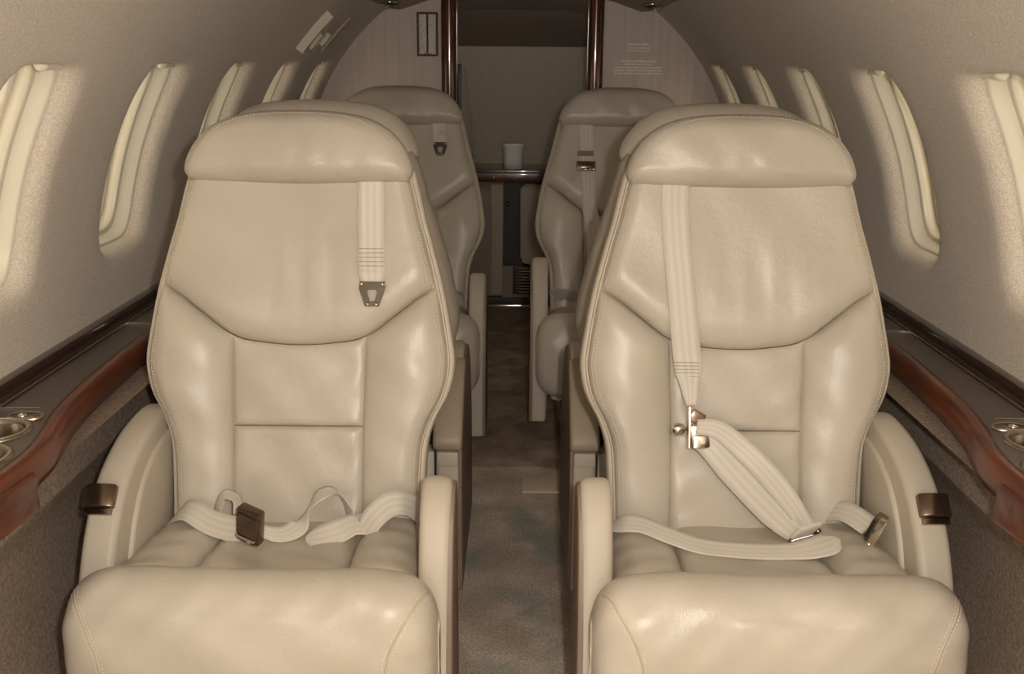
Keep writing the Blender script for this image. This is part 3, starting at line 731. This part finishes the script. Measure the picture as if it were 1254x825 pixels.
ribbon('lap_belt', [(V3(-0.124, -0.050, 0.372), V3(0.15, -0.3, 0.9)), (V3(-0.122, -0.042, 0.398), V3(0.55, -0.8, 0.1)), (V3(-0.110, -0.038, 0.421), V3(0.5, -0.85, 0.0)), (V3(-0.092, -0.042, 0.418), V3(0.4, -0.8, -0.3)), (V3(-0.078, -0.055, 0.400), V3(0.2, -0.6, -0.6))], 0.032, 'web', sL)
nf = V3(0.1, -0.8, 0.6)
ribbon('lap_belt', [(V3(0.214, 0.000, 0.362), V3(0.9, -0.4, 0.3)), (V3(0.207, -0.028, 0.396), V3(0.7, -0.6, 0.5)), (V3(0.190, -0.050, 0.417), V3(0.3, -0.75, 0.6)), (V3(0.166, -0.062, 0.419), nf), (V3(0.142, -0.072, 0.402), V3(-0.2, -0.8, 0.55)), (V3(0.124, -0.080, 0.376), V3(-0.4, -0.7, 0.6))], 0.042, 'web', sL, nrm=True)
ribbon('lap_belt', [(V3(0.132, -0.066, 0.386), V3(0, -0.5, 0.85)), (V3(0.106, -0.074, 0.388), V3(0.1, -0.5, 0.85)), (V3(0.082, -0.086, 0.381), V3(0.25, -0.6, 0.75)), (V3(0.056, -0.096, 0.377), V3(0.1, -0.5, 0.85)), (V3(0.034, -0.098, 0.374), V3(0, -0.3, 0.95))], 0.042, 'web', sL, nrm=True, wf=lambda t: 1.0 if t < 0.8 else 1-0.75*((t-0.8)/0.2)**2)
ribbon('lap_belt', [(V3(0.102, -0.052, 0.386), V3(0.3, -0.5, 0.8)), (V3(0.096, -0.046, 0.404), V3(0.4, -0.8, 0.3)), (V3(0.076, -0.040, 0.430), V3(0.4, -0.85, 0.1)), (V3(0.050, -0.044, 0.427), V3(0.4, -0.85, 0.0)), (V3(0.031, -0.054, 0.405), V3(0.3, -0.8, 0.4)),
                    (V3(0.018, -0.074, 0.384), V3(0.1, -0.7, -0.5)), (V3(-0.008, -0.088, 0.376), V3(0.0, -0.75, -0.55)), (V3(-0.036, -0.094, 0.384), V3(0, -0.65, -0.7))], 0.042, 'web', sL, wf=lambda t: 1.0 if t < 0.6 else 1-0.5*(t-0.6)/0.4)

# -- row nearest: right seat
sR, obR, ocR, _ = seat((0.374, 1.60, 0), 0, 'front beige leather seat right of the aisle, long shoulder belt fastened across it', 5, -1, head_dv=-0.006)
ctrl = [(obR(-0.111, v, 0.0035), US) for v in (0.60, 0.57, 0.53)]+[(obR(-0.107, 0.47, 0.004), US), (obR(-0.102, 0.42, 0.006), US), (obR(-0.097, 0.36, 0.008), US),
        (bp(-0.091, 0.30, 0.034), US), (bp(-0.087, 0.265, 0.036), US), (bp(-0.085, 0.235, 0.040), Vector((1, 0.1, 0))), (bp(-0.084, 0.205, 0.044), Vector((0.8, -0.6, 0)))]
ss = ribbon('shoulder_strap', ctrl, 0.047, 'web', sR, wf=lambda t: 1.0 if t < 0.80 else 1-0.62*((t-0.80)/0.20)**0.8)
stitch_block(ss, lambda a, b: bp(a, b, 0.0375), -0.0905, 0.277, 0.254, 0.042)
def bq(u, v, h): return bp(u, v, h)
rotb = Matrix(((1, 0, 0), (0, TZ, TY), (0, -TY, TZ)))   # aligns z with the back
rotb = Matrix.Rotation(-math.atan2(TY, TZ), 3, 'X')
box('clasp_bar', tuple(bq(-0.087, 0.170, 0.048)), (0.005, 0.016, 0.070), 'bright', ss, bev=0.002, rot=rotb)
box('clasp_tab', tuple(bq(-0.074, 0.187, 0.050)), (0.024, 0.006, 0.020), 'bronze', ss, bev=0.003, rot=rotb @ Matrix.Rotation(0.5, 3, 'Y'))
box('clasp_plate', tuple(bq(-0.070, 0.155, 0.050)), (0.030, 0.008, 0.040), 'chrome', ss, bev=0.005, rot=rotb @ Matrix.Rotation(-0.12, 3, 'Y'))
box('clasp_window', tuple(bq(-0.071, 0.146, 0.054)), (0.022, 0.007, 0.022), 'bright', ss, bev=0.004, rot=rotb)
bm = bmesh.new(); bmesh.ops.create_uvsphere(bm, u_segments=16, v_segments=10, radius=0.011); bm.transform(Matrix.Diagonal((1.15, 0.8, 1.0, 1))); bm.transform(Matrix.Translation(bq(-0.105, 0.166, 0.046)))
from_bm('clasp_knob', bm, 'bright', ss)
dg = Vector((0.62, 0, 0.0))+VS*0.75
dp = (Vector((0.72, 0, 0))+VS*0.70).normalized()
lapR = ribbon('shoulder_strap', [(bp(-0.076, 0.160, 0.050), dp), (bp(-0.045, 0.134, 0.048), dp), (bp(-0.010, 0.096, 0.046), dp), (bp(0.032, 0.052, 0.050), dp), (bp(0.066, 0.018, 0.064), dp), (bp(0.086, 0.000, 0.080), dp)], 0.048, 'web', sR, wf=lambda t: 0.8+0.25*min(1, t*3) if t < 0.7 else 1.05-0.35*(t-0.7)/0.3)
ribbon('shoulder_strap', [(bp(-0.076, 0.172, 0.054), dp), (bp(-0.040, 0.166, 0.056), dp), (bp(0.004, 0.132, 0.056), dp), (bp(0.044, 0.092, 0.056), dp), (bp(0.076, 0.052, 0.062), dp), (bp(0.100, 0.014, 0.074), dp), (bp(0.112, -0.004, 0.090), dp)], 0.034, 'web', sR, wf=lambda t: 0.7+0.4*math.sin(PI*min(1, t*1.1)))
rt = Matrix.Rotation(math.radians(28), 3, 'Z') @ Matrix.Rotation(math.radians(38), 3, 'X')
box('adjuster', (0.088, -0.110, 0.404), (0.044, 0.007, 0.034), 'web', lapR, bev=0.003, rot=rt)
tube('adjuster_bar', [Vector((0.088, -0.110, 0.404))+rt @ Vector((x, -0.004, z)) for x, z in ((-0.024, -0.018), (0.022, -0.018), (0.026, -0.010), (0.026, -0.001))], 0.0042, 'chrome', lapR, 10)
wl = Vector((0, -0.75, 0.62))
fl_ = V3(0, -0.35, 0.94)
ribbon('lap_belt', [(V3(-0.226, -0.020, 0.366), fl_), (V3(-0.205, -0.074, 0.396), V3(-0.3, -0.5, 0.8)), (V3(-0.172, -0.090, 0.402), V3(0.2, -0.5, 0.85)), (V3(-0.130, -0.106, 0.392), V3(0.2, -0.45, 0.9)), (V3(-0.085, -0.118, 0.381), fl_), (V3(-0.035, -0.126, 0.378), fl_),
                    (V3(0.020, -0.134, 0.379), fl_), (V3(0.065, -0.140, 0.384), fl_), (V3(0.105, -0.138, 0.392), V3(-0.2, -0.3, 0.94)), (V3(0.134, -0.128, 0.400), V3(-0.3, -0.2, 0.94))], 0.036, 'web', sR, wf=lambda t: 0.95 if t < 0.75 else (0.95+0.5*(t-0.75)/0.17 if t < 0.92 else 1.45-1.15*((t-0.92)/0.08)**2), nrm=True)
lb = ribbon('lap_belt', [(V3(0.146, 0.020, 0.362), V3(-0.3, -0.6, 0.75)), (V3(0.156, -0.014, 0.394), V3(-0.3, -0.6, 0.75)), (V3(0.174, -0.050, 0.408), V3(-0.2, -0.6, 0.8)), (V3(0.198, -0.090, 0.402), V3(-0.1, -0.6, 0.8))], 0.040, 'web', sR, nrm=True)
r2 = Matrix.Rotation(math.radians(-38), 3, 'Z') @ Matrix.Rotation(math.radians(20), 3, 'Y')
bc = Vector((0.199, -0.110, 0.410))
box('buckle', tuple(bc), (0.018, 0.022, 0.050), 'chrome', lb, bev=0.004, rot=r2)
box('buckle_lid', tuple(bc+r2 @ Vector((0.006, -0.012, 0.002))), (0.013, 0.008, 0.050), 'bright', lb, bev=0.003, rot=r2)
box('buckle_slot', tuple(bc+r2 @ Vector((-0.006, -0.0095, 0.0))), (0.006, 0.005, 0.034), 'dark', lb, bev=0.001, rot=r2)
tube('buckle_tip', [bc+r2 @ Vector((0.004, -0.014, -0.026)), bc+r2 @ Vector((0.004, -0.004, -0.026))], 0.005, 'bright', lb, 10)

# -- second row, facing away
seat((-0.385, 2.13, 0), PI, 'rearward beige seat back to back behind the front left seat, mostly hidden', 3, -1, detail=0, arm_style='pad', head_dv=0.004)
seat((0.385, 2.13, 0), PI, 'rearward beige seat back to back behind the front right seat, mostly hidden', 4, 1, detail=0, arm_style='pad', head_dv=0.004)
# -- third row, facing forward again
s3, ob3, oc3, _ = seat((-0.373, 3.15, 0), 0, 'farthest beige leather seat left of the aisle, short strap under its headrest', 6, 1, detail=0)
short_strap(s3, ob3, 0.118, 0.515, rich=False)
l3 = ribbon('lap_belt', [(V3(0.20, 0.0, 0.385), V3(0, -0.9, 0.3)), (V3(0.19, -0.04, 0.42), V3(0.2, -0.9, 0.3)), (V3(0.16, -0.07, 0.425), V3(0.4, -0.8, 0.4)), (V3(0.12, -0.08, 0.39), V3(0.3, -0.8, 0.4))], 0.042, 'web', s3)
s4, ob4, oc4, _ = seat((0.318, 3.15, 0), 0, 'farthest beige leather seat right of the aisle, long strap with metal buckle', 8, -1, detail=0, arm_lift=0.05)
ctrl = [(ob4(-0.112+0.02*k/7, v, 0.004), US) for k, v in enumerate((0.60, 0.55, 0.50, 0.45, 0.40, 0.34))]+[(bp(-0.086, 0.26, 0.040), US), (bp(-0.076, 0.16, 0.044), US), (bp(-0.062, 0.06, 0.05), US), (bp(-0.05, 0.0, 0.06), US)]
st4 = ribbon('shoulder_strap', ctrl, 0.046, 'web', s4)
rr = rotb
P4 = ob4(-0.108, 0.452, 0.010)
box('clasp_plate', tuple(P4), (0.060, 0.008, 0.030), 'chrome', st4, bev=0.004, rot=rr)
box('clasp_opening', tuple(P4+NB*0.003), (0.042, 0.006, 0.014), 'bronze', st4, bev=0.002, rot=rr)
tube('clasp_bar', [P4+US*-0.026+VS*-0.012+NB*0.006, P4+US*0.026+VS*-0.012+NB*0.006], 0.004, 'bright', st4)
box('strap_keeper', tuple(ob4(-0.110, 0.492, 0.006)), (0.050, 0.006, 0.016), 'webdark', st4, bev=0.002, rot=rr)
ribbon('lap_belt', [(V3(-0.205, 0.0, 0.40), V3(0, -0.7, 0.7)), (V3(-0.18, -0.05, 0.425), V3(0, -0.6, 0.8)), (V3(-0.13, -0.08, 0.42), V3(0, -0.5, 0.85)), (V3(-0.06, -0.09, 0.40), V3(0, -0.5, 0.85)), (V3(0.0, -0.09, 0.395), V3(0, -0.5, 0.85))], 0.044, 'web', s4)

# ------------------------------------------------------------------ things on the bulkhead
pl = empty('wall_placard', (-0.350, YB-0.004, 1.215), label='narrow wood-framed placard with two pale printed columns on bulkhead', cat='placard')
for dx in (-0.017, 0.017): box('placard_column', (dx, 0, 0), (0.027, 0.004, 0.142), 'placard', pl, bev=0.001)
for c, s in (((-0.036, -0.002, 0), (0.007, 0.010, 0.158)), ((0.036, -0.002, 0), (0.007, 0.010, 0.158)), ((0, -0.002, 0.076), (0.078, 0.010, 0.007)), ((0, -0.002, -0.076), (0.078, 0.010, 0.007)), ((0, -0.001, 0), (0.006, 0.008, 0.150))):
    box('frame_bar', c, s, 'frame', pl, bev=0.002)
extr('frame_wedge', [(-0.016, -0.073), (0.016, -0.073), (0.0, -0.062)], -0.005, 0.0, 'woodpost', pl, bev=0, axes='xz')
tx = empty('safety_notice', (0.452, YB-0.0012, 1.125), label='small centred white printed notice lines on right bulkhead panel', cat='notice')
lines = [(-0.006, 0.050, 0.062, 0.0055), (-0.005, 0.039, 0.074, 0.0036), (-0.005, 0.031, 0.074, 0.0036), (-0.003, 0.000, 0.104, 0.006), (-0.003, -0.009, 0.090, 0.005), (-0.004, -0.019, 0.150, 0.0048), (-0.004, -0.028, 0.150, 0.0048), (-0.004, -0.037, 0.150, 0.0048)]
for (cx, cz, w, h) in lines:
    V = []; F = []; x = cx-w/2
    while x < cx+w/2-0.002:
        ww = min(random.uniform(0.004, 0.013), cx+w/2-x); xx = x
        while xx < x+ww-0.0008:
            k = len(V); hh = h*random.choice((0.62, 0.7, 1.0)); a = min(0.0018, x+ww-xx)
            V += [(xx, -0.0004, cz-h/2), (xx+a, -0.0004, cz-h/2), (xx+a, -0.0004, cz-h/2+hh), (xx, -0.0004, cz-h/2+hh), (xx, 0.0, cz-h/2), (xx+a, 0.0, cz-h/2), (xx+a, 0.0, cz-h/2+hh), (xx, 0.0, cz-h/2+hh)]
            F += [(k, k+1, k+2, k+3), (k+4, k+7, k+6, k+5), (k, k+4, k+5, k+1), (k+3, k+2, k+6, k+7)]
            xx += 0.0019
        x += ww+0.0022
    V = [(a*1.22, b, c*1.22) for a, b, c in V]
    tag(link('print_line', V, F, 'white', tx, smooth=False), kind='stuff')
box('door_edge_strip', (DX0+0.030, YB+0.03, 0.99), (0.014, 0.02, 0.24), 'dark', None, bev=0.003)
tag(bpy.data.objects['door_edge_strip'], 'narrow black strip beside the left wood door post', 'door strip')

# ------------------------------------------------------------------ galley cabinet behind the doorway
gc = empty('galley_cabinet', (0, 4.72, 0), label='low galley cabinet with dark wood counter edge seen through the doorway', cat='cabinet')
box('counter_top', (0, 0.13, 0.632), (1.2, 0.30, 0.018), 'rail', gc, bev=0.004)
box('counter_edge', (0, -0.022, 0.608), (1.2, 0.022, 0.046), 'wood', gc, bev=0.006)
for px in (-0.175, -0.115, -0.028):  # small bright dots set along the counter edge
    bm = bmesh.new(); bmesh.ops.create_uvsphere(bm, u_segments=10, v_segments=6, radius=0.006); bm.transform(Matrix.Translation((px, -0.034, 0.607))); from_bm('edge_dot', bm, 'bright', gc)
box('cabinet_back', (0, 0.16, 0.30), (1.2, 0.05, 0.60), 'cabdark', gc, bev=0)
box('left_panel', (-0.29, 0.03, 0.315), (0.44, 0.05, 0.54), 'cabgrey', gc, bev=0.004)
box('panel_stile', (-0.10, 0.0, 0.315), (0.055, 0.02, 0.52), 'tan2', gc, bev=0.003)
extr('right_door', [(x, z) for x, z in ((0.010, 0.235), (0.020, 0.208), (0.05, 0.198), (0.45, 0.198), (0.45, 0.575), (0.03, 0.575), (0.014, 0.567), (0.006, 0.55))], -0.005, 0.02, 'tan2', gc, bev=0.005, axes='xz')
lo = box('lower_panel', (0.20, 0.02, 0.11), (0.55, 0.03, 0.16), 'cabgrey', gc, bev=0.003)
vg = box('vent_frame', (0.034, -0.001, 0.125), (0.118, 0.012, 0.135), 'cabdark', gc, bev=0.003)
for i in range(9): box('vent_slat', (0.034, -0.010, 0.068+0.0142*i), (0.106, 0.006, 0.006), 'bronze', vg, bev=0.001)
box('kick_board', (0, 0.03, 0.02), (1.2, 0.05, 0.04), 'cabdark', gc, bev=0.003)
lathe('knob', [(0.0001, -0.012), (0.008, -0.01), (0.009, 0.0), (0.006, 0.008), (0.0001, 0.009)], 'chrome', gc, (-0.052, 0.10, 0.47), 14)
cu = empty('plastic_cups', (-0.028, 4.765, 0.641), label='short stack of clear plastic cups standing on the galley counter', cat='cups')
lathe('cup', [(0.0001, 0.001), (0.0445, 0.001), (0.0465, 0.05), (0.048, 0.098), (0.049, 0.100), (0.0465, 0.098), (0.040, 0.012), (0.0001, 0.010)], 'cup', cu, (0, 0, 0))
lathe('cup', [(0.046, 0.050), (0.0472, 0.052), (0.0500, 0.108), (0.0515, 0.110), (0.049, 0.108), (0.046, 0.056)], 'cup', cu, (0, 0, 0))

# ------------------------------------------------------------------ overhead service panel on the left, ceiling air vents
sp = empty('overhead_panel', (-0.62, 3.3, 1.2), label='cream overhead service panel with reading lights on upper left wall', cat='service panel')
o_ = sp.location
def arc_box(name, y0, y1, t0, t1, i0, i1, m, parent):
    """block curved with the wall: y range, arc angles (deg), inward depth range"""
    V = []; F = []; K = 6
    for k in range(K+1):
        th = math.radians(t0+(t1-t0)*k/K)
        for (y, d) in ((y0, i0), (y1, i0), (y1, i1), (y0, i1)): V.append(cyl(-1, th, y, -d)-o_)
    for k in range(K):
        for j in range(4): F.append((k*4+j, k*4+(j+1) % 4, (k+1)*4+(j+1) % 4, (k+1)*4+j))
    F.append((3, 2, 1, 0)); F.append(tuple(K*4+j for j in range(4)))
    return link(name, V, F, m, parent, smooth=False)
arc_box('housing_lip', 3.10, 3.135, 37.5, 47.5, -0.01, 0.024, 'cream2', sp)
arc_box('housing_lip', 3.47, 3.50, 37.5, 47.5, -0.01, 0.012, 'ceilfab', sp)
arc_box('housing_plate', 3.13, 3.48, 37.5, 47.5, -0.01, 0.005, 'bulk', sp)
arc_box('reading_light', 3.20, 3.25, 38.5, 42.5, 0.0, 0.022, 'cream2', sp)
arc_box('reading_light', 3.34, 3.38, 39.5, 42.5, 0.0, 0.020, 'cream2', sp)
arc_box('switch', 3.275, 3.29, 38.2, 41.0, 0.0, 0.012, 'cream', sp)
for s, lab in ((-1, 'chrome air nozzle on the ceiling above the left placard'), (1, 'chrome air nozzle on the ceiling above the right notice')):
    e = empty('air_nozzle', (s*0.435, 3.55, 1.302), label=lab, cat='air vent')
    lathe('nozzle_ring', [(0.030, 0.004), (0.030, -0.004), (0.022, -0.008), (0.018, -0.004)], 'chrome', e, (0, 0, 0), 20)
    lathe('nozzle_tip', [(0.014, 0.0), (0.013, -0.014), (0.006, -0.016), (0.006, -0.006)], 'bright', e, (0, 0, 0), 16)
